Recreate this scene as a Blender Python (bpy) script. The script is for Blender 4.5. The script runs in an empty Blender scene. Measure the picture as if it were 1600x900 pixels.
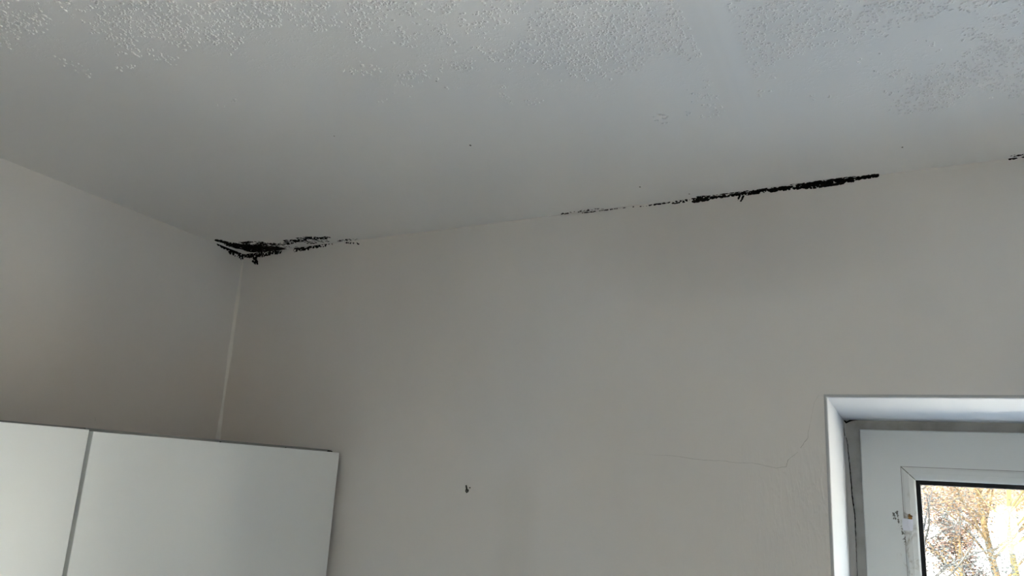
import bpy, bmesh, math, random
from mathutils import Vector, Matrix, noise
PI = math.pi
scn = bpy.context.scene
COL = scn.collection

# ------------------------------------------------------------------ camera
cam_d = bpy.data.cameras.new('camera')
cam_d.sensor_width = 36
cam_d.lens = 1197.87 / 1600 * 36
cam_d.clip_start = 0.02
cam_d.clip_end = 500
cam = bpy.data.objects.new('camera', cam_d)
R = [[0.896643153267689, -0.4391011955778925, 0.05675557893494706],
     [0.439129213233609, 0.8655965355208282, -0.24064116808886055],
     [0.056538392115510205, 0.2406922884855372, 0.9689533696110395]]
M = Matrix(((R[0][0], R[0][2], -R[0][1], 1.3382),
            (R[1][0], R[1][2], -R[1][1], -1.2514),
            (R[2][0], R[2][2], -R[2][1], 2.03),
            (0, 0, 0, 1)))
cam.matrix_world = M
COL.objects.link(cam)
scn.camera = cam

# ------------------------------------------------------------------ exposure, sky, sun
scn.view_settings.view_transform = 'Standard'
scn.view_settings.look = 'None'
scn.view_settings.gamma = 1
scn.view_settings.use_curve_mapping = False
scn.view_settings.exposure = 3.75
scn.cycles.use_denoising = True
scn.cycles.diffuse_bounces = 10
scn.cycles.max_bounces = 16
scn.cycles.transparent_max_bounces = 16
scn.cycles.sample_clamp_indirect = 8

SUN_ELEV = math.radians(43)
world = bpy.data.worlds.new('sky')
scn.world = world
world.use_nodes = True
wn = world.node_tree.nodes
wl = world.node_tree.links
wn.clear()
wo = wn.new('ShaderNodeOutputWorld')
wb = wn.new('ShaderNodeBackground')
ws = wn.new('ShaderNodeTexSky')
ws.sky_type = 'NISHITA'
ws.sun_disc = False
ws.sun_elevation = SUN_ELEV
ws.sun_rotation = math.radians(200)
wb.inputs['Strength'].default_value = 0.14
wl.new(ws.outputs['Color'], wb.inputs['Color'])
wl.new(wb.outputs[0], wo.inputs['Surface'])

sd = bpy.data.lights.new('sun', 'SUN')
sd.energy = 8.0
sd.angle = math.radians(0.6)
sd.color = (1.0, 0.93, 0.84)
sun = bpy.data.objects.new('sun', sd)
v = Vector((0.35, 0.94 * 1, 0)).normalized() * math.cos(SUN_ELEV) + Vector((0, 0, -math.sin(SUN_ELEV)))
sun.rotation_euler = v.to_track_quat('-Z', 'Y').to_euler()
sun.location = (-5, -20, 18)
COL.objects.link(sun)

# daylight portal filling the window opening (samples the sky through it)
XW, XE = 1.2466, 3.05        # window opening, left and right
ZT, ZB = 2.176, 0.62         # window opening, head and sill
DEP = 0.360                  # depth of the reveal
pd = bpy.data.lights.new('window_daylight', 'AREA')
pd.shape = 'RECTANGLE'
pd.size = XE - XW
pd.size_y = ZT - ZB
pd.cycles.is_portal = True
GX0, GX1, GZ0, GZ = 1.8, 2.25, 1.7, 2.1   # unseen window added behind the camera to let in fill light
pd2 = bpy.data.lights.new('fill_window_portal', 'AREA')  # sky portal of the window added behind the camera for fill
pd2.shape = 'RECTANGLE'
pd2.size = GX1 - GX0
pd2.size_y = GZ - GZ0
pd2.cycles.is_portal = True
po2 = bpy.data.objects.new('fill_window_portal', pd2)
po2.location = ((GX0 + GX1) / 2, -3.95, (GZ + GZ0) / 2)
po2.rotation_euler = (PI / 2, 0, 0)
COL.objects.link(po2)
po = bpy.data.objects.new('window_daylight', pd)
po.location = ((XW + XE) / 2, 0.46, (ZT + ZB) / 2)
po.rotation_euler = (-PI / 2, 0, 0)
COL.objects.link(po)


# ------------------------------------------------------------------ material helpers
def new_mat(name, color, rough=0.6, spec=0.5):
    m = bpy.data.materials.new(name)
    m.use_nodes = True
    b = m.node_tree.nodes['Principled BSDF']
    b.inputs['Base Color'].default_value = (*color, 1)
    b.inputs['Roughness'].default_value = rough
    b.inputs['Specular IOR Level'].default_value = spec
    return m, m.node_tree.nodes, m.node_tree.links, b


class NT:
    """Small wrapper to write node graphs tersely."""
    def __init__(self, mat):
        self.n = mat.node_tree.nodes
        self.l = mat.node_tree.links
        tc = self.n.new('ShaderNodeTexCoord')
        self.obj = tc.outputs['Object']
        sx = self.n.new('ShaderNodeSeparateXYZ')
        self.l.new(self.obj, sx.inputs[0])
        self.x, self.y, self.z = sx.outputs

    def _in(self, s, v):
        if isinstance(v, (int, float)):
            s.default_value = v
        else:
            self.l.new(v, s)

    def math(self, op, a, b=None, clamp=False):
        n = self.n.new('ShaderNodeMath')
        n.operation = op
        n.use_clamp = clamp
        self._in(n.inputs[0], a)
        if b is not None:
            self._in(n.inputs[1], b)
        return n.outputs[0]

    def noise(self, scale, detail=2, rough=0.5, distort=0.0, vec=None):
        n = self.n.new('ShaderNodeTexNoise')
        n.inputs['Scale'].default_value = scale
        n.inputs['Detail'].default_value = detail
        n.inputs['Roughness'].default_value = rough
        n.inputs['Distortion'].default_value = distort
        self.l.new(vec if vec is not None else self.obj, n.inputs['Vector'])
        return n.outputs['Fac']

    def scaled(self, sx, sy, sz):
        n = self.n.new('ShaderNodeMapping')
        n.inputs['Scale'].default_value = (sx, sy, sz)
        self.l.new(self.obj, n.inputs['Vector'])
        return n.outputs[0]

    def step(self, v, lo, hi):
        n = self.n.new('ShaderNodeMapRange')
        n.interpolation_type = 'SMOOTHSTEP'
        self._in(n.inputs['Value'], v)
        n.inputs['From Min'].default_value = lo
        n.inputs['From Max'].default_value = hi
        return n.outputs['Result']

    def mix(self, fac, a, b):
        n = self.n.new('ShaderNodeMix')
        n.data_type = 'RGBA'
        self._in(n.inputs['Factor'], fac)
        for s, v in ((n.inputs[6], a), (n.inputs[7], b)):
            if isinstance(v, tuple):
                s.default_value = (*v, 1)
            else:
                self.l.new(v, s)
        return n.outputs[2]

    def bump(self, h, strength, dist, bsdf, normal=None):
        n = self.n.new('ShaderNodeBump')
        n.inputs['Strength'].default_value = strength
        n.inputs['Distance'].default_value = dist
        self._in(n.inputs['Height'], h)
        if normal is not None:
            self.l.new(normal, n.inputs['Normal'])
        if bsdf is not None:
            self.l.new(n.outputs[0], bsdf.inputs['Normal'])
        return n.outputs[0]


MT = {}


def build_materials():
    # painted plaster of the walls: faint brushing, slightly yellowed damp tints
    m, n, l, b = new_mat('wall_plaster', (0.60, 0.575, 0.54), 0.85, 0.2)
    t = NT(m)
    tint = t.step(t.noise(1.6, 2, 0.5), 0.42, 0.62)
    c = t.mix(tint, (0.715, 0.692, 0.665), (0.705, 0.697, 0.690))
    grime = t.step(t.noise(2.3, 3, 0.6, 0.6, t.scaled(1.0, 1.0, 0.5)), 0.50, 0.80)
    c = t.mix(t.math('MULTIPLY', grime, 0.35), c, (0.63, 0.605, 0.575))
    wob = t.noise(5, 3, 0.55)
    # brownish discolouration beside the corner above the cupboards
    br = t.math('MULTIPLY', t.step(t.math('ADD', t.x, t.math('MULTIPLY', wob, 0.25)), 0.60, 0.18), t.step(t.z, 2.42, 2.15))
    c = t.mix(t.math('MULTIPLY', br, 0.55), c, (0.64, 0.565, 0.49))
    # greyish damp patch under the mould streak
    ex = t.math('DIVIDE', t.math('SUBTRACT', t.x, 1.12), 0.30)
    ez = t.math('DIVIDE', t.math('SUBTRACT', t.z, 2.43), 0.12)
    rr = t.math('ADD', t.math('ADD', t.math('MULTIPLY', ex, ex), t.math('MULTIPLY', ez, ez)), t.math('MULTIPLY', wob, 0.7))
    c = t.mix(t.math('MULTIPLY', t.step(rr, 1.5, 0.3), 0.55), c, (0.57, 0.55, 0.535))
    # vertical faintly darker run lower down
    vx = t.math('ABSOLUTE', t.math('SUBTRACT', t.x, t.math('ADD', 0.715, t.math('MULTIPLY', wob, 0.05))))
    c = t.mix(t.math('MULTIPLY', t.math('MULTIPLY', t.step(vx, 0.05, 0.01), t.step(t.z, 2.10, 1.98)), 0.30), c, (0.60, 0.58, 0.55))
    l.new(c, b.inputs['Base Color'])
    h = t.math('ADD', t.math('MULTIPLY', t.noise(60, 3, 0.6, 0.3, t.scaled(1.6, 1.6, 0.7)), 0.6),
               t.math('MULTIPLY', t.noise(9, 2), 1.6))
    nr = t.bump(h, 0.35, 0.0012, None)
    # coarser trowelled plaster close to the window jamb
    near = t.step(t.x, 1.02, 1.24)
    low = t.step(t.z, 2.19, 2.02)
    patch = t.math('MULTIPLY', near, low)
    st = t.step(t.noise(95, 2, 0.6, 0.5, t.scaled(1.6, 1.6, 0.35)), 0.45, 0.62)
    t.bump(t.math('MULTIPLY', st, patch), 0.3, 0.0010, b, nr)
    MT['wall'] = m

    # ceiling: patchy worm-like plaster lumps away from the wall, a smooth taped joint
    m, n, l, b = new_mat('ceiling_plaster', (0.66, 0.65, 0.635), 0.8, 0.25)
    t = NT(m)
    c = t.mix(t.step(t.noise(2.0, 2), 0.4, 0.65), (0.85, 0.838, 0.815), (0.86, 0.853, 0.84))
    l.new(c, b.inputs['Base Color'])
    # d: distance from the line where the lumps begin
    d = t.math('SUBTRACT', t.math('MULTIPLY', t.y, -1.0), t.math('MULTIPLY', t.math('SUBTRACT', 1.30, t.x), 0.52))
    dm = t.math('ADD', d, t.math('MULTIPLY', t.noise(7, 2), 0.22))
    region = t.step(dm, 0.30, 0.47)
    patches = t.step(t.noise(19, 4, 0.72), 0.44, 0.60)
    seam = t.math('ABSOLUTE', t.math('SUBTRACT', t.x, t.math('ADD', 1.180, t.math('MULTIPLY', t.math('SUBTRACT', t.noise(4, 1), 0.5), 0.02))))
    off = t.step(seam, 0.016, 0.030)
    mask = t.math('MULTIPLY', t.math('MULTIPLY', region, patches), off)
    lump = t.step(t.noise(185, 2, 0.5, 0.7), 0.54, 0.64)
    lump2 = t.step(t.noise(420, 1, 0.5, 0.3), 0.56, 0.70)
    hh = t.math('ADD', lump, t.math('MULTIPLY', lump2, 0.4))
    # ridge of the taped joint, dying out towards the wall
    prof = t.step(seam, 0.024, 0.004)
    ridge = t.math('MULTIPLY', prof, t.step(t.y, -0.10, -0.30))
    fine = t.noise(45, 3, 0.6)
    base = t.math('ADD', t.math('MULTIPLY', fine, 0.10), t.math('MULTIPLY', t.noise(5, 2), 0.8))
    nr = t.bump(base, 0.6, 0.0016, None)
    nr = t.bump(ridge, 1.0, 0.0016, None, nr)
    t.bump(t.math('MULTIPLY', hh, mask), 0.35, 0.0012, b, nr)
    MT['ceiling'] = m

    m, n, l, b = new_mat('ceiling_lump', (0.855, 0.845, 0.825), 0.75, 0.25)
    MT['ceiling_lump'] = m

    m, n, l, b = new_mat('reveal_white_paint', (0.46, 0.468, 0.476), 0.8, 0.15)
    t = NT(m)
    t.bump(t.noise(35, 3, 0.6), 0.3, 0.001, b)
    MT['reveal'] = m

    m, n, l, b = new_mat('floor_boards', (0.42, 0.34, 0.26), 0.5)
    t = NT(m)
    w = t.noise(6, 4, 0.6, 0.4, t.scaled(1, 8, 1))
    l.new(t.mix(w, (0.44, 0.43, 0.41), (0.50, 0.49, 0.47)), b.inputs['Base Color'])
    MT['floor'] = m

    m, n, l, b = new_mat('cabinet_laminate', (0.74, 0.755, 0.745), 0.30, 0.6)
    t = NT(m)
    t.bump(t.noise(14, 1), 0.12, 0.001, b)
    MT['laminate'] = m
    m, n, l, b = new_mat('cabinet_edge', (0.27, 0.27, 0.26), 0.5)
    MT['edge'] = m

    m, n, l, b = new_mat('mould_black', (0.010, 0.008, 0.007), 0.95, 0.1)
    t = NT(m)
    l.new(t.mix(t.step(t.noise(260, 2), 0.45, 0.75), (0.006, 0.005, 0.004), (0.028, 0.018, 0.012)), b.inputs['Base Color'])
    MT['mould'] = m
    m, n, l, b = new_mat('crack_shadow_dirt', (0.17, 0.16, 0.145), 0.95, 0.1)
    MT['crack'] = m
    m, n, l, b = new_mat('dark_metal', (0.045, 0.042, 0.03), 0.55)
    b.inputs['Metallic'].default_value = 0.5
    MT['metal'] = m
    m, n, l, b = new_mat('corner_caulk', (0.76, 0.73, 0.69), 0.7)
    MT['caulk'] = m

    # white plastic window profile, grime near the clip and along the bead
    m, n, l, b = new_mat('window_plastic', (0.66, 0.675, 0.665), 0.42, 0.5)
    t = NT(m)
    g = t.step(t.noise(70, 4, 0.65, 0.5), 0.55, 0.72)
    nearbead = t.math('MULTIPLY', t.step(t.x, 1.322, 1.345), t.step(t.z, 2.045, 1.99))
    l.new(t.mix(t.math('MULTIPLY', g, t.math('MULTIPLY', nearbead, 0.8)), (0.66, 0.675, 0.665), (0.30, 0.26, 0.20)), b.inputs['Base Color'])
    MT['plastic'] = m
    m, n, l, b = new_mat('window_plastic_outer', (0.40, 0.395, 0.375), 0.6, 0.4)
    t = NT(m)
    l.new(t.mix(t.step(t.noise(30, 3, 0.6), 0.4, 0.7), (0.50, 0.495, 0.475), (0.42, 0.41, 0.38)), b.inputs['Base Color'])
    MT['plastic_old'] = m
    m, n, l, b = new_mat('old_filler', (0.50, 0.495, 0.48), 0.8, 0.2)
    MT['filler'] = m
    m, n, l, b = new_mat('bead_plastic', (0.62, 0.625, 0.61), 0.35, 0.5)
    t = NT(m)
    g = t.step(t.noise(45, 4, 0.7, 0.8, t.scaled(1, 1, 0.6)), 0.48, 0.70)
    side = t.math('MULTIPLY', t.step(t.x, 1.37, 1.36), t.step(t.z, 2.06, 2.02))
    l.new(t.mix(t.math('MULTIPLY', g, t.math('MULTIPLY', side, 0.85)), (0.62, 0.625, 0.61), (0.27, 0.23, 0.17)), b.inputs['Base Color'])
    MT['bead'] = m
    m, n, l, b = new_mat('gasket_rubber', (0.006, 0.006, 0.007), 0.6, 0.3)
    MT['gasket'] = m
    m, n, l, b = new_mat('clip_plastic', (0.74, 0.74, 0.80), 0.25, 0.6)
    MT['clip'] = m
    m, n, l, b = new_mat('rust', (0.30, 0.15, 0.04), 0.9, 0.1)
    t = NT(m)
    l.new(t.mix(t.step(t.noise(300, 2), 0.4, 0.65), (0.42, 0.20, 0.05), (0.10, 0.07, 0.04)), b.inputs['Base Color'])
    MT['rust'] = m

    m = bpy.data.materials.new('window_glass')
    m.use_nodes = True
    n, l = m.node_tree.nodes, m.node_tree.links
    n.clear()
    o = n.new('ShaderNodeOutputMaterial')
    mx = n.new('ShaderNodeMixShader')
    tr = n.new('ShaderNodeBsdfTransparent')
    gl = n.new('ShaderNodeBsdfGlossy')
    gl.inputs['Roughness'].default_value = 0.0
    tr.inputs['Color'].default_value = (0.94, 0.96, 0.95, 1)
    mx.inputs[0].default_value = 0.06
    l.new(tr.outputs[0], mx.inputs[1])
    l.new(gl.outputs[0], mx.inputs[2])
    l.new(mx.outputs[0], o.inputs[0])
    MT['glass'] = m

    for name, c1, c2, sc in (('bark_yellow', (0.040, 0.026, 0.009), (0.029, 0.018, 0.006), 3),
                             ('bark_green', (0.040, 0.033, 0.009), (0.026, 0.021, 0.006), 3),
                             ('bark_grey', (0.022, 0.021, 0.020), (0.03, 0.03, 0.028), 3),
                             ('leaf_orange', (0.052, 0.029, 0.014), (0.072, 0.044, 0.018), 1.2),
                             ('leaf_pink', (0.048, 0.029, 0.024), (0.064, 0.042, 0.034), 1.2),
                             ('leaf_yellow', (0.09, 0.065, 0.02), (0.08, 0.065, 0.028), 1.2),
                             ('leaf_greygreen', (0.014, 0.017, 0.017), (0.030, 0.035, 0.034), 1.2),
                             ('ground_leaves', (0.78, 0.74, 0.66), (0.84, 0.80, 0.72), 0.5),
                             ('render_white', (0.42, 0.42, 0.40), (0.46, 0.455, 0.44), 0.6),
                             ('roof_tile', (0.045, 0.031, 0.023), (0.050, 0.036, 0.026), 2.0),
                             ('facade_grey', (0.5, 0.48, 0.45), (0.56, 0.54, 0.5), 1.0),
                             ('dark_glazing', (0.05, 0.06, 0.08), (0.08, 0.09, 0.11), 1.0)):
        m, n, l, b = new_mat(name, c1, 0.8, 0.2)
        t = NT(m)
        l.new(t.mix(t.step(t.noise(sc, 3), 0.35, 0.65), c1, c2), b.inputs['Base Color'])
        MT[name] = m


build_materials()


# ------------------------------------------------------------------ object helpers
def link(name, me, mat=None, parent=None, smooth=False):
    o = bpy.data.objects.new(name, me)
    COL.objects.link(o)
    if mat is not None:
        me.materials.append(MT[mat])
    if parent is not None:
        o.parent = parent
        o.matrix_parent_inverse = parent.matrix_world.inverted()
    if smooth:
        me.polygons.foreach_set('use_smooth', [True] * len(me.polygons))
    return o


def obj(name, bm, mat=None, parent=None, smooth=False):
    me = bpy.data.meshes.new(name)
    bm.normal_update()
    bm.to_mesh(me)
    bm.free()
    return link(name, me, mat, parent, smooth)


def pydata(name, vs, fs, mat=None, parent=None, smooth=False):
    me = bpy.data.meshes.new(name)
    me.from_pydata(vs, [], fs)
    me.update()
    return link(name, me, mat, parent, smooth)


def struct(o, parent=None):
    o['kind'] = 'structure'
    return o


def tag(o, label, cat, group=None):
    o['label'] = label
    o['category'] = cat
    if group:
        o['group'] = group
    return o


def thing(name, label, cat, loc, group=None):
    o = bpy.data.objects.new(name, None)
    o.empty_display_size = 0.1
    COL.objects.link(o)
    o.location = loc
    bpy.context.view_layer.update()
    return tag(o, label, cat, group)


def box(bm, x0, x1, y0, y1, z0, z1, bev=0.0, seg=2):
    r = bmesh.ops.create_cube(bm, size=1.0)
    vs = r['verts']
    for v in vs:
        v.co.x = x0 if v.co.x < 0 else x1
        v.co.y = y0 if v.co.y < 0 else y1
        v.co.z = z0 if v.co.z < 0 else z1
    if bev > 0:
        es = list({e for v in vs for e in v.link_edges})
        bmesh.ops.bevel(bm, geom=es, offset=bev, segments=seg, profile=0.5, affect='EDGES')


def quad(bm, pts):
    bm.faces.new([bm.verts.new(p) for p in pts])


H0 = 2.50


def ceil_z(x, y):
    return H0 + 0.0181 * x - 0.0153 * y


def left_x(z):
    return 0.0087 * (H0 - z)


RX, FY = 3.3, -3.6            # right wall, front wall


def prism(bm, pts, axis, a, b):
    """Extrude a polygon of 2-D points between a and b along an axis (0=x, 1=y, 2=z)."""
    def mk(p, w):
        q = list(p)
        q.insert(axis, w)
        return bm.verts.new(q)
    A = [mk(p, a) for p in pts]
    B = [mk(p, b) for p in pts]
    n = len(pts)
    bm.faces.new(A)
    bm.faces.new(list(reversed(B)))
    for i in range(n):
        bm.faces.new([A[i], B[i], B[(i + 1) % n], A[(i + 1) % n]])
    bmesh.ops.recalc_face_normals(bm, faces=bm.faces)


# ------------------------------------------------------------------ the room shell
def wall_with_hole(name, mat, y0, y1, x0, x1, z0, ztop, hx0, hx1, hz0, hz1):
    """One wall mesh with a rectangular opening; ztop(x) gives the top edge."""
    bm = bmesh.new()
    xs = [x0, hx0, hx1, x1]
    grid = {}
    for k, y in enumerate((y0, y1)):
        for i, x in enumerate(xs):
            for j, z in enumerate((z0, hz0, hz1, None)):
                zz = ztop(x) if z is None else z
                grid[i, j, k] = bm.verts.new((x, y, zz))
    for i in range(3):
        for j in range(3):
            if (i, j) == (1, 1):
                continue
            for k in (0, 1):
                bm.faces.new([grid[i, j, k], grid[i + 1, j, k], grid[i + 1, j + 1, k], grid[i, j + 1, k]])
    def side(a, b):
        bm.faces.new([grid[a + (0,)], grid[b + (0,)], grid[b + (1,)], grid[a + (1,)]])
    for i in range(3):
        side((i, 0), (i + 1, 0)); side((i, 3), (i + 1, 3))
        side((0, i), (0, i + 1)); side((3, i), (3, i + 1))
    side((1, 1), (2, 1)); side((1, 2), (2, 2)); side((1, 1), (1, 2)); side((2, 1), (2, 2))
    bmesh.ops.recalc_face_normals(bm, faces=bm.faces)
    return struct(obj(name, bm, mat))


wall_back = wall_with_hole('wall_back', 'wall', 0.0, 0.44, -0.3, RX + 0.3, 0.0,
                           lambda x: ceil_z(x, 0) + 0.0, XW - 0.004, XE + 0.004, ZB - 0.03, ZT + 0.004)

bm = bmesh.new()
zt = [ceil_z(0, 0), ceil_z(0, FY)]
A = [(left_x(0), 0, 0), (left_x(0), FY, 0), (left_x(zt[1]), FY, zt[1]), (left_x(zt[0]), 0, zt[0])]
Bk = [(-0.3, p[1], p[2]) for p in A]
va = [bm.verts.new(p) for p in A]
vb = [bm.verts.new(p) for p in Bk]
bm.faces.new(va)
bm.faces.new(list(reversed(vb)))
for i in range(4):
    bm.faces.new([va[i], vb[i], vb[(i + 1) % 4], va[(i + 1) % 4]])
bmesh.ops.recalc_face_normals(bm, faces=bm.faces)
wall_left = struct(obj('wall_left', bm, 'wall'))

bm = bmesh.new()
box(bm, RX, RX + 0.3, FY, 0, 0, ceil_z(RX, FY))
wall_right = struct(obj('wall_right', bm, 'wall'))
wall_front = wall_with_hole('wall_front', 'wall', FY - 0.2, FY, -0.3, RX + 0.3, 0.0, lambda x: ceil_z(x, FY),
                            GX0, GX1, GZ0, GZ)
bm = bmesh.new()
box(bm, -0.3, RX + 0.3, FY - 0.2, 0.44, -0.2, 0)
floor = struct(obj('floor', bm, 'floor'))

bm = bmesh.new()
c4 = [(-0.3, FY - 0.2), (RX + 0.3, FY - 0.2), (RX + 0.3, 0.44), (-0.3, 0.44)]
lo = [bm.verts.new((x, y, ceil_z(x, y))) for x, y in c4]
hi = [bm.verts.new((x, y, 2.9)) for x, y in c4]
bm.faces.new(lo)
bm.faces.new(list(reversed(hi)))
for i in range(4):
    bm.faces.new([lo[i], hi[i], hi[(i + 1) % 4], lo[(i + 1) % 4]])
bmesh.ops.recalc_face_normals(bm, faces=bm.faces)
ceiling = struct(obj('ceiling', bm, 'ceiling'))

# outer skin of our own block of flats: shades the ground close below
facade = wall_with_hole('wall_outside', 'facade_grey', 0.44, 0.50, -14, 16, -7.0, lambda x: 5.5,
                        XW - 0.004, XE + 0.004, ZB - 0.03, ZT + 0.004)
bm = bmesh.new()
box(bm, -14, 16, -3.9, 0.44, 5.3, 5.5)
struct(obj('roof_slab', bm, 'facade_grey'))
wall_with_hole('wall_rear', 'facade_grey', -3.9, -3.8, -14, 16, -7.0, lambda x: 5.3, GX0, GX1, GZ0, GZ)
# frame and panes of the added fill-light window behind the camera
dr = bpy.data.objects.new('fill_window', None)
dr.location = ((GX0 + GX1) / 2, -3.75, GZ0)
COL.objects.link(dr)
dr['kind'] = 'structure'
bpy.context.view_layer.update()
bm = bmesh.new()
gm = (GX0 + GX1) / 2
for a, b_ in ((GX0 + 0.002, gm), (gm, GX1 - 0.002)):
    box(bm, a, a + 0.06, -3.78, -3.72, GZ0 + 0.002, GZ - 0.002)
    box(bm, b_ - 0.06, b_, -3.78, -3.72, GZ0 + 0.002, GZ - 0.002)
    box(bm, a + 0.06, b_ - 0.06, -3.78, -3.72, GZ - 0.062, GZ - 0.002)
    box(bm, a + 0.06, b_ - 0.06, -3.78, -3.72, GZ0 + 0.002, GZ0 + 0.062)
obj('frame', bm, 'plastic', dr)
for a, b_ in ((GX0 + 0.062, gm - 0.06), (gm + 0.06, GX1 - 0.062)):
    bm = bmesh.new()
    box(bm, a, b_, -3.755, -3.745, GZ0 + 0.062, GZ - 0.062)
    obj('pane', bm, 'glass', dr)

# plaster bead in the corner of the two walls, laid by hand: slightly wavy
bm = bmesh.new()
rows = []
N = 60
for i in range(N + 1):
    z = 2.496 - i * (1.0 / N)
    w = 0.0045 + 0.0022 * noise.noise(Vector((3.1, 7.7, z * 9))) + 0.0012 * noise.noise(Vector((9.1, 2.7, z * 40)))
    w *= min(1.0, 0.25 + i / 10)
    xl = left_x(z)
    row = []
    for k in range(6):
        a = k / 5 * PI / 2
        row.append(bm.verts.new((xl + w * 1.7 * (1 - math.sin(a)) - 0.0002, -w * 1.7 * (1 - math.cos(a)) + 0.0002, z)))
    rows.append(row)
for i in range(N):
    for k in range(5):
        bm.faces.new([rows[i][k], rows[i][k + 1], rows[i + 1][k + 1], rows[i + 1][k]])
struct(obj('trim_1', bm, 'caulk', None, True))

# white painted window reveal: lining with a softly rounded front lip
def reveal():
    bm = bmesh.new()
    sec = [(-0.0000, 0.030), (-0.0012, 0.010), (-0.0022, 0.0035), (-0.0022, 0.0)]
    # profile across the wall: (y, outward offset from the opening edge)
    prof = [(0.02, 0.0042), (0.0, 0.0042), (-0.0004, 0.0030), (-0.0006, 0.0014), (0.0002, 0.0000), (0.004, -0.0010),
            (0.012, -0.0010), (0.05, -0.0010), (0.15, -0.0010), (0.25, -0.0010), (0.345, -0.0010), (0.435, -0.0010), (0.435, 0.0035)]
    corners = lambda o: [(XW - o, ZB - 0.02 - o), (XW - o, ZT + o), (XE + o, ZT + o), (XE + o, ZB - 0.02 - o)]
    rings = []
    for y, o in prof:
        rings.append([bm.verts.new((x, y, z)) for x, z in corners(o)])
    for a, b_ in zip(rings, rings[1:]):
        for i in range(4):
            bm.faces.new([a[i], a[(i + 1) % 4], b_[(i + 1) % 4], b_[i]])
    bmesh.ops.recalc_face_normals(bm, faces=bm.faces)
    return struct(obj('trim_2', bm, 'reveal'))


reveal()

# ------------------------------------------------------------------ window
win = bpy.data.objects.new('window_1', None)
win.location = ((XW + XE) / 2, DEP, ZB)
COL.objects.link(win)
win['kind'] = 'structure'
bpy.context.view_layer.update()


def ring(bm, x0, x1, z0, z1, prof):
    """Rectangular frame; prof = list of (inset, y)."""
    rings = []
    for o, y in prof:
        rings.append([bm.verts.new(p) for p in ((x0 + o, y, z0 + o), (x0 + o, y, z1 - o), (x1 - o, y, z1 - o), (x1 - o, y, z0 + o))])
    n = len(rings)
    for k in range(n):
        a, b_ = rings[k], rings[(k + 1) % n]
        for i in range(4):
            bm.faces.new([a[i], a[(i + 1) % 4], b_[(i + 1) % 4], b_[i]])
    bmesh.ops.recalc_face_normals(bm, faces=bm.faces)


fx0, fx1, fz0, fz1 = XW + 0.001, XE - 0.001, ZB - 0.019, ZT - 0.001
bm = bmesh.new()
ring(bm, fx0, fx1, fz0, fz1, [(0, 0.372), (0.040, 0.372), (0.042, 0.374), (0.042, 0.40), (0.058, 0.40), (0.058, 0.43), (0, 0.43)])
obj('frame', bm, 'plastic_old', win)
xm = (XW + XE) / 2
bm = bmesh.new()
box(bm, xm - 0.03, xm + 0.03, 0.372, 0.43, ZB + 0.04, ZT - 0.059, 0.002)
obj('mullion', bm, 'plastic_old', win)


def sash(x0, x1, z0, z1, clip=False):
    bm = bmesh.new()
    w = 0.0655
    ring(bm, x0, x1, z0, z1, [(0.0015, 0.355), (w, 0.355), (w, 0.3975), (0.078, 0.3985), (0.078, 0.42), (0.02, 0.42), (0.02, 0.3715), (0, 0.3715), (0, 0.3565)])
    s = obj('sash', bm, 'plastic', win)
    # glazing bead: four mitred lengths, stepped towards the glass
    pr = [(w + 0.0006, 0.3556), (w + 0.004, 0.3552), (w + 0.0125, 0.3570), (w + 0.0128, 0.3590), (w + 0.0200, 0.3620), (w + 0.0225, 0.3640), (w + 0.0232, 0.3660),
          (w + 0.0232, 0.376), (w + 0.0006, 0.376)]
    bm = bmesh.new()
    ring(bm, x0, x1, z0, z1, pr)
    obj('glazing_bead', bm, 'bead', s)
    # dark mitre lines at the corners
    bm = bmesh.new()
    g = 0.0005
    for sx, cx_ in ((1, x0), (-1, x1)):
        for sz, cz in ((1, z0), (-1, z1)):
            for (o0, y0), (o1, y1) in zip(pr[:6], pr[1:7]):
                quad(bm, [(cx_ + sx * (o0 + g), y0 - 0.0003, cz + sz * (o0 - g)), (cx_ + sx * (o1 + g), y1 - 0.0003, cz + sz * (o1 - g)),
                          (cx_ + sx * (o1 - g), y1 - 0.0003, cz + sz * (o1 + g)), (cx_ + sx * (o0 - g), y0 - 0.0003, cz + sz * (o0 + g))])
    # and the joint line round the bead
    ring(bm, x0, x1, z0, z1, [(w - 0.0001, 0.3549), (w + 0.0006, 0.3549), (w + 0.0006, 0.3560), (w - 0.0001, 0.3560)])
    obj('joint_line', bm, 'crack', s)
    bm = bmesh.new()
    ring(bm, x0, x1, z0, z1, [(w + 0.0225, 0.3675), (w + 0.0305, 0.3690), (w + 0.0315, 0.3720), (w + 0.0315, 0.376), (w + 0.0225, 0.376)])
    obj('gasket', bm, 'gasket', s)
    bm = bmesh.new()
    i = w + 0.024
    box(bm, x0 + i, x1 - i, 0.376, 0.380, z0 + i, z1 - i)
    obj('glass_pane', bm, 'glass', s)
    return s


s1 = sash(1.2755, xm - 0.006, ZB + 0.02, 2.1572)
s2 = sash(xm + 0.006, XE - 0.029, ZB + 0.02, 2.1572)
bm = bmesh.new()
box(bm, xm + 0.025, xm + 0.055, 0.345, 0.355, 1.45, 1.52, 0.003)
box(bm, xm + 0.030, xm + 0.050, 0.318, 0.345, 1.478, 1.492, 0.003)
box(bm, xm + 0.029, xm + 0.051, 0.312, 0.326, 1.37, 1.498, 0.005)
obj('handle', bm, 'clip', s2)

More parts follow.
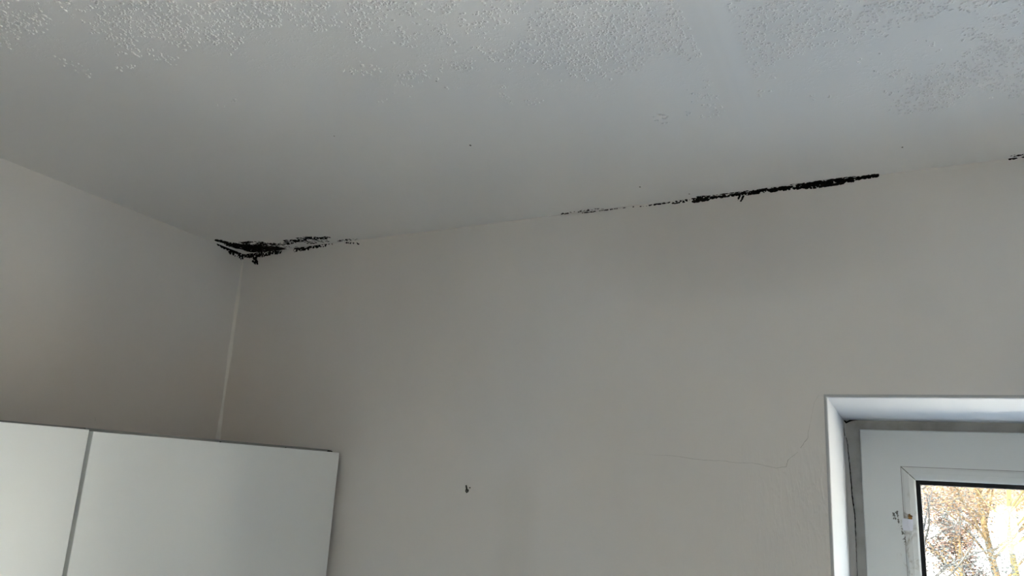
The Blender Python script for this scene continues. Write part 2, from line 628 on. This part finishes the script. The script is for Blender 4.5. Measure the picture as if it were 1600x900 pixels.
# filler strip between reveal and frame with its wandering dark split
fil = [(2.1745, 1.2515), (2.142, 1.2505), (2.1314, 1.2525), (2.0736, 1.2552), (2.0329, 1.2562), (1.9998, 1.2593), (1.95, 1.2590), (1.8933, 1.2586), (1.7, 1.2590), (1.2, 1.2585), (0.93, 1.2585)]
bm = bmesh.new()
prev = None
for k in range(len(fil) - 1):
    (za, xa), (zb, xb) = fil[k], fil[k + 1]
    steps = max(1, int((za - zb) / 0.006)) if za > 1.8 else 4
    for i in range(steps + 1):
        t = i / steps
        z = za + (zb - za) * t
        x = xa + (xb - xa) * t + 0.0005 * noise.noise(Vector((1, 2, z * 180)))
        cur = [bm.verts.new(p) for p in ((XW + 0.0008, 0.3655, z), ((XW + x) / 2, 0.3668, z), (x - 0.001, 0.3672, z), (x, 0.3715, z))]
        if prev and abs(prev[0].co.z - z) > 1e-6:
            for a in range(3):
                bm.faces.new([prev[a], prev[a + 1], cur[a + 1], cur[a]])
        prev = cur
struct(obj('trim_3', bm, 'filler', None, True))


def ribbon(name, pts, widths, place, mat, parent=None, raise_=0.0004, jitter=0.0, seed=1, gap=None):
    """Thin low ridge following a polyline on a surface; place(u, v, h) -> 3-D."""
    rnd = random.Random(seed)
    P = []
    for i in range(len(pts) - 1):
        a, b_ = Vector(pts[i]), Vector(pts[i + 1])
        n = max(1, int((b_ - a).length / 0.003))
        for k in range(n):
            t = k / n
            P.append((a.lerp(b_, t) + Vector((rnd.uniform(-1, 1), rnd.uniform(-1, 1))) * jitter, widths[i] + (widths[i + 1] - widths[i]) * t))
    P.append((Vector(pts[-1]), widths[-1]))
    bm = bmesh.new()
    prev = None
    for i, (p, w) in enumerate(P):
        q0 = P[max(0, i - 1)][0]
        q1 = P[min(len(P) - 1, i + 1)][0]
        d = (q1 - q0).normalized()
        nn = Vector((-d.y, d.x))
        w2 = w / 2 * rnd.uniform(0.6, 1.3)
        cur = [bm.verts.new(place(p.x - nn.x * w2, p.y - nn.y * w2, -0.0003)), bm.verts.new(place(p.x, p.y, raise_)), bm.verts.new(place(p.x + nn.x * w2, p.y + nn.y * w2, -0.0003))]
        if prev:
            for a in range(2):
                bm.faces.new([prev[a], prev[a + 1], cur[a + 1], cur[a]])
        prev = cur
    return obj(name, bm, mat, parent)


# dark split running down the filler strip
ribbon('split', [(x + 0.0003, z) for z, x in fil[1:9]], [0.0008, 0.0010, 0.0016, 0.0022, 0.0018, 0.0008, 0.0007, 0.0006], lambda u, w, h: (u, 0.3700 - h, w), 'mould', win, 0.0008, 0.0003, 5)
ribbon('split', [(1.2490, 2.1735), (1.2530, 2.1700), (1.2590, 2.1738), (1.2660, 2.1745), (1.2730, 2.1748)], [0.0018, 0.0055, 0.0040, 0.0012, 0.0006], lambda u, w, h: (u, 0.3640 - h, w), 'mould', win, 0.001, 0.0004, 8)
ribbon('split', [(1.2484, 2.160), (1.2484, 2.150), (1.2494, 2.145)], [0.0006, 0.0012, 0.0016], lambda u, w, h: (u, 0.3645 - h, w), 'crack', win, 0.001, 0.0005, 9)

# ------------------------------------------------------------------ mould, cracks and small marks
back_pl = lambda u, w, h: (u, -h, w)
left_pl = lambda u, w, h: (left_x(w) + h, u, w)
ceil_pl = lambda u, w, h: (u, w, ceil_z(u, w) - h)


def field_mesh(bm, caps, place, thr=0.45, cell=0.0008, seed=0.0, clip=None, height=0.0009, freq=210):
    us = [c[0] for c in caps] + [c[2] for c in caps]
    vs = [c[1] for c in caps] + [c[3] for c in caps]
    rm = max(c[4] for c in caps) * 1.6
    u0, u1, v0, v1 = min(us) - rm, max(us) + rm, min(vs) - rm, max(vs) + rm
    nu, nv = int((u1 - u0) / cell), int((v1 - v0) / cell)
    F = {}
    for i in range(nu + 1):
        for j in range(nv + 1):
            u, w = u0 + i * cell, v0 + j * cell
            if clip and not clip(u, w):
                continue
            best = 0
            for x0, y0, x1, y1, r, dn in caps:
                dx, dy = x1 - x0, y1 - y0
                L = dx * dx + dy * dy
                t = 0 if L == 0 else max(0, min(1, ((u - x0) * dx + (w - y0) * dy) / L))
                d = math.hypot(u - x0 - t * dx, w - y0 - t * dy) / r
                if d < 1.5:
                    best = max(best, dn * max(0, 1 - (d / 1.5) ** 2))
            if best <= 0:
                continue
            p = Vector((u + seed, w, seed * 1.7))
            f = best * (1 + 1.1 * noise.noise(p * freq) + 0.6 * noise.noise(p * freq * 2.3) + 0.6 * noise.noise(p * freq * 0.3)) - thr
            if f > 0:
                F[i, j] = f
    V = {}

    def vert(i, j):
        if (i, j) not in V:
            f = F.get((i, j), 0)
            h = -0.0002 if f <= 0 else min(1, f * 2.5) * height * (0.6 + 0.5 * noise.noise(Vector((i * .9, j * .9, seed))))
            V[i, j] = bm.verts.new(place(u0 + i * cell, v0 + j * cell, h))
        return V[i, j]
    cells = set()
    for (i, j) in F:
        for a in (-1, 0):
            for b_ in (-1, 0):
                cells.add((i + a, j + b_))
    for (i, j) in sorted(cells):
        c4_ = ((i, j), (i + 1, j), (i + 1, j + 1), (i, j + 1))
        if clip and not all(clip(u0 + a * cell, v0 + b_ * cell) for a, b_ in c4_):
            continue
        bm.faces.new([vert(*q) for q in c4_])


CL = [(0.040,-0.020,0.108,-0.005,0.0130,1.60),(0.030,-0.045,0.050,-0.025,0.012,1.5),(0.0553,-0.060,0.100,-0.040,0.010,0.70),(0.14,-0.03,0.18,-0.035,0.010,0.52),(0.21,-0.02,0.25,-0.02,0.012,0.48),(0.0213,-0.0963,0.0354,-0.0496,0.0080,1.30),(0.0295,-0.0611,0.0557,-0.0190,0.0160,1.60),(0.0553,-0.0384,0.1032,-0.0086,0.0180,1.60),(0.1066,-0.0123,0.1192,-0.0034,0.0100,1.20),(0.0547,-0.0669,0.0860,-0.0659,0.0060,0.75),(0.1011,-0.0564,0.1297,-0.0332,0.0100,0.62),(0.1684,-0.0435,0.2092,-0.0347,0.0090,0.72),(0.2113,-0.0474,0.2473,-0.0444,0.0100,0.62),(0.2386,-0.0340,0.2745,-0.0354,0.0080,0.62),(0.2823,-0.0108,0.3259,-0.0053,0.0060,0.50),(0.1279,-0.0150,0.1595,-0.0047,0.0080,0.50)]
BL = [(0.0083,2.4969,0.0673,2.4968,0.0070,0.80),(0.0305,2.4951,0.0416,2.4774,0.0060,0.75),(0.0676,2.4953,0.1112,2.4978,0.0050,0.80),(0.1560,2.4987,0.1978,2.5012,0.0060,0.72),(0.1978,2.5012,0.2423,2.5033,0.0050,0.60),(0.2387,2.5036,0.2598,2.5047,0.0040,0.60),(0.2948,2.5031,0.3297,2.4972,0.0030,0.50),(0.0310,2.4812,0.0461,2.4740,0.0030,0.70)]
LL = [(-0.0755,2.5030,-0.0187,2.5000,0.0060,0.90),(-0.0412,2.4948,-0.0254,2.4933,0.0060,0.75),(-0.0179,2.4965,0.0001,2.4951,0.0090,0.85)]
BR = [(0.9499,2.5134,1.0078,2.5154,0.0015,0.60),(1.0078,2.5142,1.0470,2.5157,0.0030,0.60),(1.0470,2.5157,1.0690,2.5167,0.0050,1.10),(1.0766,2.5158,1.1279,2.5168,0.0026,0.85),(1.1279,2.5168,1.2095,2.5184,0.0033,1.00),(1.2095,2.5184,1.2312,2.5191,0.0040,0.95),(1.2312,2.5180,1.2962,2.5208,0.0050,1.10),(1.2963,2.5219,1.3332,2.5237,0.0030,1.10),(1.1247,2.5172,1.1204,2.5074,0.0016,1.10),(1.1310,2.5164,1.1256,2.5045,0.0016,1.10),(0.8274,2.5130,0.9381,2.5147,0.0012,0.50)]
CR = [(0.9480,0.0063,1.0517,0.0039,0.0050,0.50),(1.0530,-0.0018,1.0720,0.0004,0.0045,0.85),(1.0800,0.000,1.1279,0.0004,0.0035,0.70),(1.1274,0.0022,1.2093,0.0022,0.0055,0.80),(1.2093,0.0032,1.2963,0.0011,0.0080,0.95),(1.2963,0.0011,1.3315,-0.0021,0.0040,0.90),(0.8028,-0.0029,0.8790,-0.0043,0.0060,0.45)]
ER_B = [(1.5100,2.5262,1.5400,2.5275,0.0018,0.52)]
ER_C = [(1.5153,-0.0064,1.5371,-0.0066,0.0050,0.55)]

cb = lambda u, w: w <= ceil_z(u, 0) + 0.0006
cc = lambda u, w: w <= 0.0008 and u > left_x(2.5) - 0.001
cl = lambda u, w: u <= 0.0008 and w <= ceil_z(0, u) + 0.0006
bm = bmesh.new()
field_mesh(bm, CL, ceil_pl, seed=1.0, clip=cc)
field_mesh(bm, BL, back_pl, seed=2.0, clip=cb)
field_mesh(bm, LL, left_pl, seed=3.0, clip=cl)
tag(obj('mould_patch', bm, 'mould'), 'wide speckled black mould patch in the left ceiling corner', 'mould')
bm = bmesh.new()
field_mesh(bm, BR, back_pl, seed=4.0, clip=cb, freq=230)
field_mesh(bm, CR, ceil_pl, seed=5.0, clip=cc, freq=230)
tag(obj('mould_patch', bm, 'mould'), 'long thin black mould streak along the ceiling edge above the window', 'mould')
bm = bmesh.new()
field_mesh(bm, ER_B, back_pl, seed=6.0, clip=cb, cell=0.0009)
field_mesh(bm, ER_C, ceil_pl, seed=7.0, clip=cc)
tag(obj('mould_patch', bm, 'mould'), 'tiny mould spot on the ceiling edge at the far right of the photo', 'mould')

# plaster lumps scattered over the ceiling away from the wall
def lumps():
    rnd = random.Random(77)
    tmp = bmesh.new()
    bmesh.ops.create_icosphere(tmp, subdivisions=1, radius=1)
    bv = [v.co.copy() for v in tmp.verts]
    bf = [tuple(v.index for v in f.verts) for f in tmp.faces]
    tmp.free()
    V, F = [], []
    n = 0
    for _ in range(100000):
        x, y = rnd.uniform(0.25, 2.1), -rnd.uniform(0.12, 1.15)
        d = -y - 0.52 * (1.30 - x) + 0.10 * noise.noise(Vector((x * 7, y * 7, 3)))
        p = Vector((x, y, 0))
        cl = noise.noise(p * 9 + Vector((5, 1, 2))) + 0.8 * noise.noise(p * 26) + 0.5 * noise.noise(p * 70)
        seam = abs(x - 1.180 - 0.01 * noise.noise(Vector((4 * y, 0, 9))))
        if seam < 0.024:
            continue
        reg = max(0, min(1, (d - 0.20) / 0.24))
        if reg <= 0 or cl < 0.46 - 0.76 * reg or rnd.random() > 0.55 + 0.45 * reg:
            continue
        r = rnd.uniform(0.0008, 0.0021)
        hgt = r * rnd.uniform(0.55, 0.85)
        a = rnd.uniform(0, PI)
        ca, sa = math.cos(a), math.sin(a)
        el = rnd.uniform(1.0, 1.9)
        k = len(V)
        z = ceil_z(x, y)
        for v in bv:
            jx = v.x * r * el * (1 + 0.25 * noise.noise(Vector((v.x * 2 + k, v.y * 2, v.z))))
            jy = v.y * r
            V.append((x + jx * ca - jy * sa, y + jx * sa + jy * ca, z - v.z * hgt))
        F.extend(tuple(i + k for i in f) for f in bf)
        n += 1
    o = pydata('plaster_lumps', V, F, 'ceiling_lump', ceiling, True)
    o['kind'] = 'stuff'
    return n


print('lumps', lumps())

# specks on the ceiling
bm = bmesh.new()
for x, y, r in ((0.9735, -0.0781, 0.0016), (1.0431, -0.0206, 0.0014), (1.3691, -0.0925, 0.0014), (0.7799, -0.3191, 0.0018), (0.60, -0.42, 0.0010), (0.83, -0.50, 0.0010)):
    m_ = Matrix.Translation((x, y, ceil_z(x, y))) @ Matrix.Diagonal((r, r * 1.4, r * 0.5, 1))
    bmesh.ops.create_icosphere(bm, subdivisions=1, radius=1, matrix=m_)
obj('speck', bm, 'crack', ceiling)

Z0 = 2.03
crack = [(0.9408, 0.0507), (0.9841, 0.0503), (1.0106, 0.0503), (1.0313, 0.048), (1.0619, 0.0453), (1.0918, 0.0455), (1.1094, 0.0433), (1.1355, 0.0444), (1.1478, 0.0421), (1.1711, 0.0383), (1.186, 0.0409), (1.1881, 0.0504), (1.2031, 0.0633)]
ribbon('crack', [(x, z + Z0) for x, z in crack], [0.0001, 0.0003, 0.0009, 0.0010, 0.0010, 0.0010, 0.0008, 0.0010, 0.0009, 0.0012, 0.0013, 0.0013, 0.0009], back_pl, 'crack', wall_back, 0.0001, 0.0004, 2)
crack2 = [(1.2070, 0.0690), (1.2089, 0.0721), (1.2175, 0.0847), (1.2185, 0.0930), (1.2219, 0.1077), (1.2283, 0.1367), (1.2351, 0.1483), (1.2460, 0.1474)]
ribbon('crack', [(x, z + Z0) for x, z in crack2], [0.0013, 0.0014, 0.0016, 0.0008, 0.0005, 0.0004, 0.0005, 0.0007], back_pl, 'crack', wall_back, 0.0001, 0.0004, 3)
# small gouge high above the cupboards
ribbon('scratch', [(-0.3005, 2.0965), (-0.2985, 2.0930), (-0.2990, 2.0895)], [0.0008, 0.0015, 0.0008], left_pl, 'crack', wall_left, 0.0001, 0.0002, 4)


# bent nail left in the wall
def tube(bm, pts, rads, seg=8):
    P = [Vector(p) for p in pts]
    rings = []
    for i, p in enumerate(P):
        d = (P[min(i + 1, len(P) - 1)] - P[max(i - 1, 0)]).normalized()
        q = d.to_track_quat('Z', 'Y')
        rings.append([bm.verts.new(p + q @ Vector((math.cos(a) * rads[i], math.sin(a) * rads[i], 0))) for a in (2 * PI * k / seg for k in range(seg))])
    for a, b_ in zip(rings, rings[1:]):
        for k in range(seg):
            bm.faces.new([a[k], a[(k + 1) % seg], b_[(k + 1) % seg], b_[k]])
    bm.faces.new(list(reversed(rings[0])))
    bm.faces.new(rings[-1])


hook = thing('wall_hook', 'small dark bent hook stuck in the blank wall right of the cupboards', 'hook', (0.638, 0.0, 2.004))
bm = bmesh.new()
tube(bm, [(0.6385, 0.002, 2.0055), (0.6385, -0.004, 2.0050), (0.6375, -0.0050, 2.0095), (0.6362, -0.0045, 2.0135)], [0.0013, 0.0014, 0.0015, 0.0011])
tube(bm, [(0.6370, -0.0045, 2.0070), (0.6375, -0.0060, 2.0030), (0.6395, -0.0066, 2.0012), (0.6420, -0.0066, 2.0030), (0.6425, -0.0060, 2.0060)], [0.0011, 0.0013, 0.0014, 0.0013, 0.0008])
obj('hook', bm, 'metal', hook, True)
bm = bmesh.new()
bmesh.ops.create_icosphere(bm, subdivisions=2, radius=1, matrix=Matrix.Translation((0.6422, -0.0008, 2.0095)) @ Matrix.Diagonal((0.0013, 0.0012, 0.0013, 1)))
obj('nail_head', bm, 'metal', hook, True)


# ------------------------------------------------------------------ wall cabinets
def cabinet(name, label, y0, y1, ztop, dtop, hinge_y=None):
    ZC = 1.36
    t = thing(name, label, 'kitchen cabinet', (0.17, (y0 + y1) / 2, ZC), 'white wall cabinets on the left wall')
    bm = bmesh.new()
    a, b_ = y0 + 0.0015, y1 - 0.0015
    X0 = 0.0125
    box(bm, X0, 0.336, a, a + 0.016, ZC, ztop)
    box(bm, X0, 0.336, b_ - 0.016, b_, ZC, ztop)
    box(bm, X0, 0.336, a + 0.016, b_ - 0.016, ztop - 0.016, ztop)
    box(bm, X0, 0.336, a + 0.016, b_ - 0.016, ZC, ZC + 0.016)
    box(bm, X0, X0 + 0.006, a + 0.016, b_ - 0.016, ZC + 0.016, ztop - 0.016)
    obj('carcass', bm, 'edge', t)
    bm = bmesh.new()
    box(bm, 0.3375, 0.3555, y0, y1, ZC, dtop, 0.0010)
    d = obj('door', bm, 'laminate', t)
    return t


c1 = cabinet('wall_cabinet', 'white flat-door wall cabinet nearest the corner, beside the blank wall', -0.5495, -0.0195, 2.0645, 2.0600)
c2 = cabinet('wall_cabinet', 'brighter white flat-door wall cabinet at the left edge, set a little higher', -1.155, -0.5555, 2.0645, 2.0618)
for y, s in ((-0.044, 1), (-0.038, 0.8), (-0.318, 0.4), (-0.165, 0.35)):
    bm = bmesh.new()
    bmesh.ops.create_icosphere(bm, subdivisions=2, radius=1, matrix=Matrix.Translation((0.349, y, 2.0608)) @ Matrix.Diagonal((0.003 * s, 0.0050 * s, 0.0018 * s, 1)))
    obj('grime', bm, 'mould', c1, True)

# ------------------------------------------------------------------ clip on the glazing bead
clip = thing('curtain_clip', 'small white plastic clip with rust above it on the window sash', 'clip', (1.3475, 0.355, 1.990))
bm = bmesh.new()
prism(bm, [(1.3385, 1.9795), (1.3545, 1.9795), (1.3558, 1.9990), (1.3395, 2.0005), (1.3380, 1.9985)], 1, 0.3515, 0.3580)
bmesh.ops.bevel(bm, geom=list(bm.edges), offset=0.0008, segments=2, affect='EDGES')
obj('plate', bm, 'clip', clip)
bm = bmesh.new()
box(bm, 1.3470, 1.3484, 0.3470, 0.3518, 1.9870, 1.9985, 0.0004)
box(bm, 1.3484, 1.3506, 0.3465, 0.3518, 1.9800, 1.9880, 0.0004)
obj('lip', bm, 'clip', clip)
bm = bmesh.new()
field_mesh(bm, [(1.3395, 2.0035, 1.3500, 2.0030, 0.0045, 0.85), (1.342, 2.007, 1.345, 2.009, 0.003, 0.6)], lambda u, w, h: (u, 0.3562 - h, w), cell=0.0007, seed=9, freq=330)
obj('rust', bm, 'rust', clip)
for q, cap in enumerate(((1.3240, 2.0075, 1.3260, 1.9990, 0.003, 0.65), (1.3300, 2.0100, 1.3370, 1.9750, 0.0035, 0.50), (1.3385, 1.972, 1.3400, 1.955, 0.003, 0.55))):
    bm = bmesh.new()
    field_mesh(bm, [cap], lambda u, w, h: (u, 0.3551 - h, w), cell=0.0007, seed=11 + q, freq=330)
    obj('grime', bm, 'crack', clip)

# ------------------------------------------------------------------ outdoors
bm = bmesh.new()
box(bm, -70, 80, -90, 110, -7.3, -7.0)
struct(obj('ground', bm, 'ground_leaves'))


def building(name, label, x0, x1, y0, y1, ze, zr, wins, wallm='render_white', roofm='roof_tile'):
    t = thing(name, label, 'building', ((x0 + x1) / 2, (y0 + y1) / 2, -7))
    bm = bmesh.new()
    box(bm, x0, x1, y0, y1, -7, ze)
    w = obj('wall', bm, wallm, t)
    bm = bmesh.new()
    ym = (y0 + y1) / 2
    prism(bm, [(y0 - 0.5, ze - 0.12), (y0 - 0.5, ze + 0.02), (ym, zr), (y1 + 0.5, ze + 0.02), (y1 + 0.5, ze - 0.12)], 0, x0 - 0.5, x1 + 0.5)
    obj('roof', bm, roofm, t)
    for (a, b_, c_, d_) in wins:
        bm = bmesh.new()
        box(bm, a - .08, b_ + .08, y0 - 0.05, y0 + 0.05, c_ - .08, d_ + .08)
        f = obj('window', bm, wallm, t)
        bm = bmesh.new()
        box(bm, a, b_, y0 - 0.07, y0 - 0.045, c_, d_)
        obj('pane', bm, 'dark_glazing', f)
    return t


building('house', 'white rendered house with a pale tiled roof seen through the window', -14, 30, 56, 70, 1.93, 9.5,
         [(4.812, 5.731, -0.493, 0.309), (4.2, 5.148, -2.317, -1.587), (-2.072, -0.614, -2.681, -0.348), (11.055, 12.514, -2.681, -0.348), (16.89, 18.348, -2.681, -0.348), (-6, -4.7, -5.2, -3.6), (-1, 0.30000000000000004, -5.2, -3.6), (4, 5.3, -5.2, -3.6), (9, 10.3, -5.2, -3.6), (14, 15.3, -5.2, -3.6)])

def tree(name, label, base, axis, r0, levels, leafmat, barkmat, seed, leaf_n, leaf_s, spread=0.9, first=0.25, nb=(9, 6, 5), lens=(0.42, 0.5, 0.5), up=0.35):
    """axis: list of points of the trunk. Branches recursively; trunk+limbs one mesh, leaves another."""
    rnd = random.Random(seed)
    t = thing(name, label, 'tree', base)
    V, F = [], []
    LV, LF = [], []

    def tb(pts, rads, seg):
        start = len(V)
        n = len(pts)
        for i, p in enumerate(pts):
            d = (pts[min(i + 1, n - 1)] - pts[max(i - 1, 0)]).normalized()
            q = d.to_track_quat('Z', 'Y')
            for k in range(seg):
                a = 2 * PI * k / seg
                V.append(p + q @ Vector((math.cos(a) * rads[i], math.sin(a) * rads[i], 0)))
        for i in range(n - 1):
            for k in range(seg):
                a = start + i * seg + k
                b_ = start + i * seg + (k + 1) % seg
                F.append((a, b_, b_ + seg, a + seg))

    def leaves(p, n, sp):
        for _ in range(n):
            c = p + Vector((rnd.gauss(0, sp), rnd.gauss(0, sp), rnd.gauss(0, sp)))
            s = leaf_s * rnd.uniform(0.6, 1.3)
            q = Vector((rnd.gauss(0, 1), rnd.gauss(0, 1), rnd.gauss(0, 1))).normalized().to_track_quat('Z', 'Y')
            k = len(LV)
            for a, b_ in ((-1, 0), (0, -.55), (1, 0), (0, .55)):
                LV.append(c + q @ Vector((a * s, b_ * s, 0)))
            LF.append((k, k + 1, k + 2, k + 3))

    def branch(p, d, L, r, lev):
        n = 6 if lev < 2 else 4
        pts, rads = [p.copy()], [r]
        cur, dd = p.copy(), d.normalized()
        for i in range(n):
            dd = (dd + Vector((rnd.gauss(0, .13), rnd.gauss(0, .13), rnd.gauss(0, .10) + up * 0.12))).normalized()
            cur = cur + dd * (L / n)
            pts.append(cur.copy())
            rads.append(r * (1 - 0.8 * (i + 1) / n) + 0.0015)
        tb(pts, rads, 5 if lev < 2 else 3)
        if lev >= levels:
            leaves(pts[-1], leaf_n, L * 0.30)
            leaves(pts[len(pts) // 2], leaf_n // 2, L * 0.25)
            return
        for i in range(nb[lev]):
            f = 0.2 + 0.8 * (i + rnd.random()) / nb[lev]
            k = min(n - 1, int(f * n))
            q = pts[k].lerp(pts[k + 1], f * n - k if f * n - k <= 1 else 1)
            side = Vector((rnd.gauss(0, 1), rnd.gauss(0, 1), rnd.gauss(0, .6)))
            side = (side - side.dot(dd) * dd).normalized()
            nd = (dd * rnd.uniform(0.4, 0.9) + side * spread).normalized()
            branch(q, nd, L * lens[min(lev, 2)] * rnd.uniform(0.7, 1.2), r * 0.42 * (1 - 0.4 * f), lev + 1)

    A = [Vector(p) for p in axis]
    n = len(A)
    rads = [r0 * (1 - 0.75 * i / (n - 1)) for i in range(n)]
    tb(A, rads, 10)
    tot = nb[0] * 3
    for i in range(tot):
        f = first + (1 - first) * (i + rnd.random()) / tot
        x = f * (n - 1)
        k = min(n - 2, int(x))
        q = A[k].lerp(A[k + 1], x - k)
        dd = (A[k + 1] - A[k]).normalized()
        ang = rnd.uniform(0, 2 * PI)
        nd = (dd * rnd.uniform(0.35, 0.9) + Vector((math.cos(ang), math.sin(ang), rnd.uniform(0, .3))) * spread).normalized()
        branch(q, nd, (A[-1] - A[0]).length * 0.26 * (1.15 - 0.5 * f) * rnd.uniform(0.8, 1.2), r0 * 0.38 * (1.1 - 0.7 * f), 1)
    pydata('trunk', V, F, barkmat, t, True)
    pydata('foliage', LV, LF, leafmat, t)
    return t


tree('autumn_tree', 'orange-brown autumn tree with a leaning yellow trunk in the middle of the window view', (5.112, 33, -7),
     [(5.112, 33, -7), (4.891, 33, -5.0), (4.523, 33, -2.728), (4.287, 33, -0.401), (4.081, 33, 1.0), (3.875, 33, 3.0), (3.934, 33, 5.0), (3.786, 33, 7.0), (3.86, 33, 9.0)],
     0.18, 3, 'leaf_orange', 'bark_yellow', 3, 14, 0.044, first=0.3, nb=(9, 7, 5))
tree('green_tree', 'tree with a bright yellow-green forked trunk at the right side of the window view', (4.174, 24, -7),
     [(4.174, 24, -7), (4.069, 24, -4.568), (3.964, 24, 0.285), (3.885, 24, 1.204), (3.957, 24, 2.082), (4.043, 24, 3.565), (3.977, 24, 5.401)],
     0.115, 3, 'leaf_yellow', 'bark_green', 8, 1, 0.03, nb=(4, 4, 4), first=0.45)
tree('grey_tree', 'grey-green leafy tree at the left edge of the window view', (1.4, 16, -7),
     [(1.5, 16, -7), (1.5, 16, -5), (1.5, 16, -2), (1.55, 16, -0.6), (1.6, 16, 0.8), (1.55, 16, 2.0)],
     0.14, 3, 'leaf_greygreen', 'bark_grey', 12, 14, 0.026, nb=(9, 6, 4), first=0.35)
tree('pink_tree', 'pinkish-brown twiggy tree behind the orange one, lower in the window view', (3.674, 41, -7),
     [(3.674, 41, -7), (3.674, 41, -5.0), (3.749, 41, -3.0), (3.599, 41, -0.707), (3.749, 41, 1.387)],
     0.24, 3, 'leaf_pink', 'bark_yellow', 21, 18, 0.055, nb=(8, 6, 5), first=0.35)
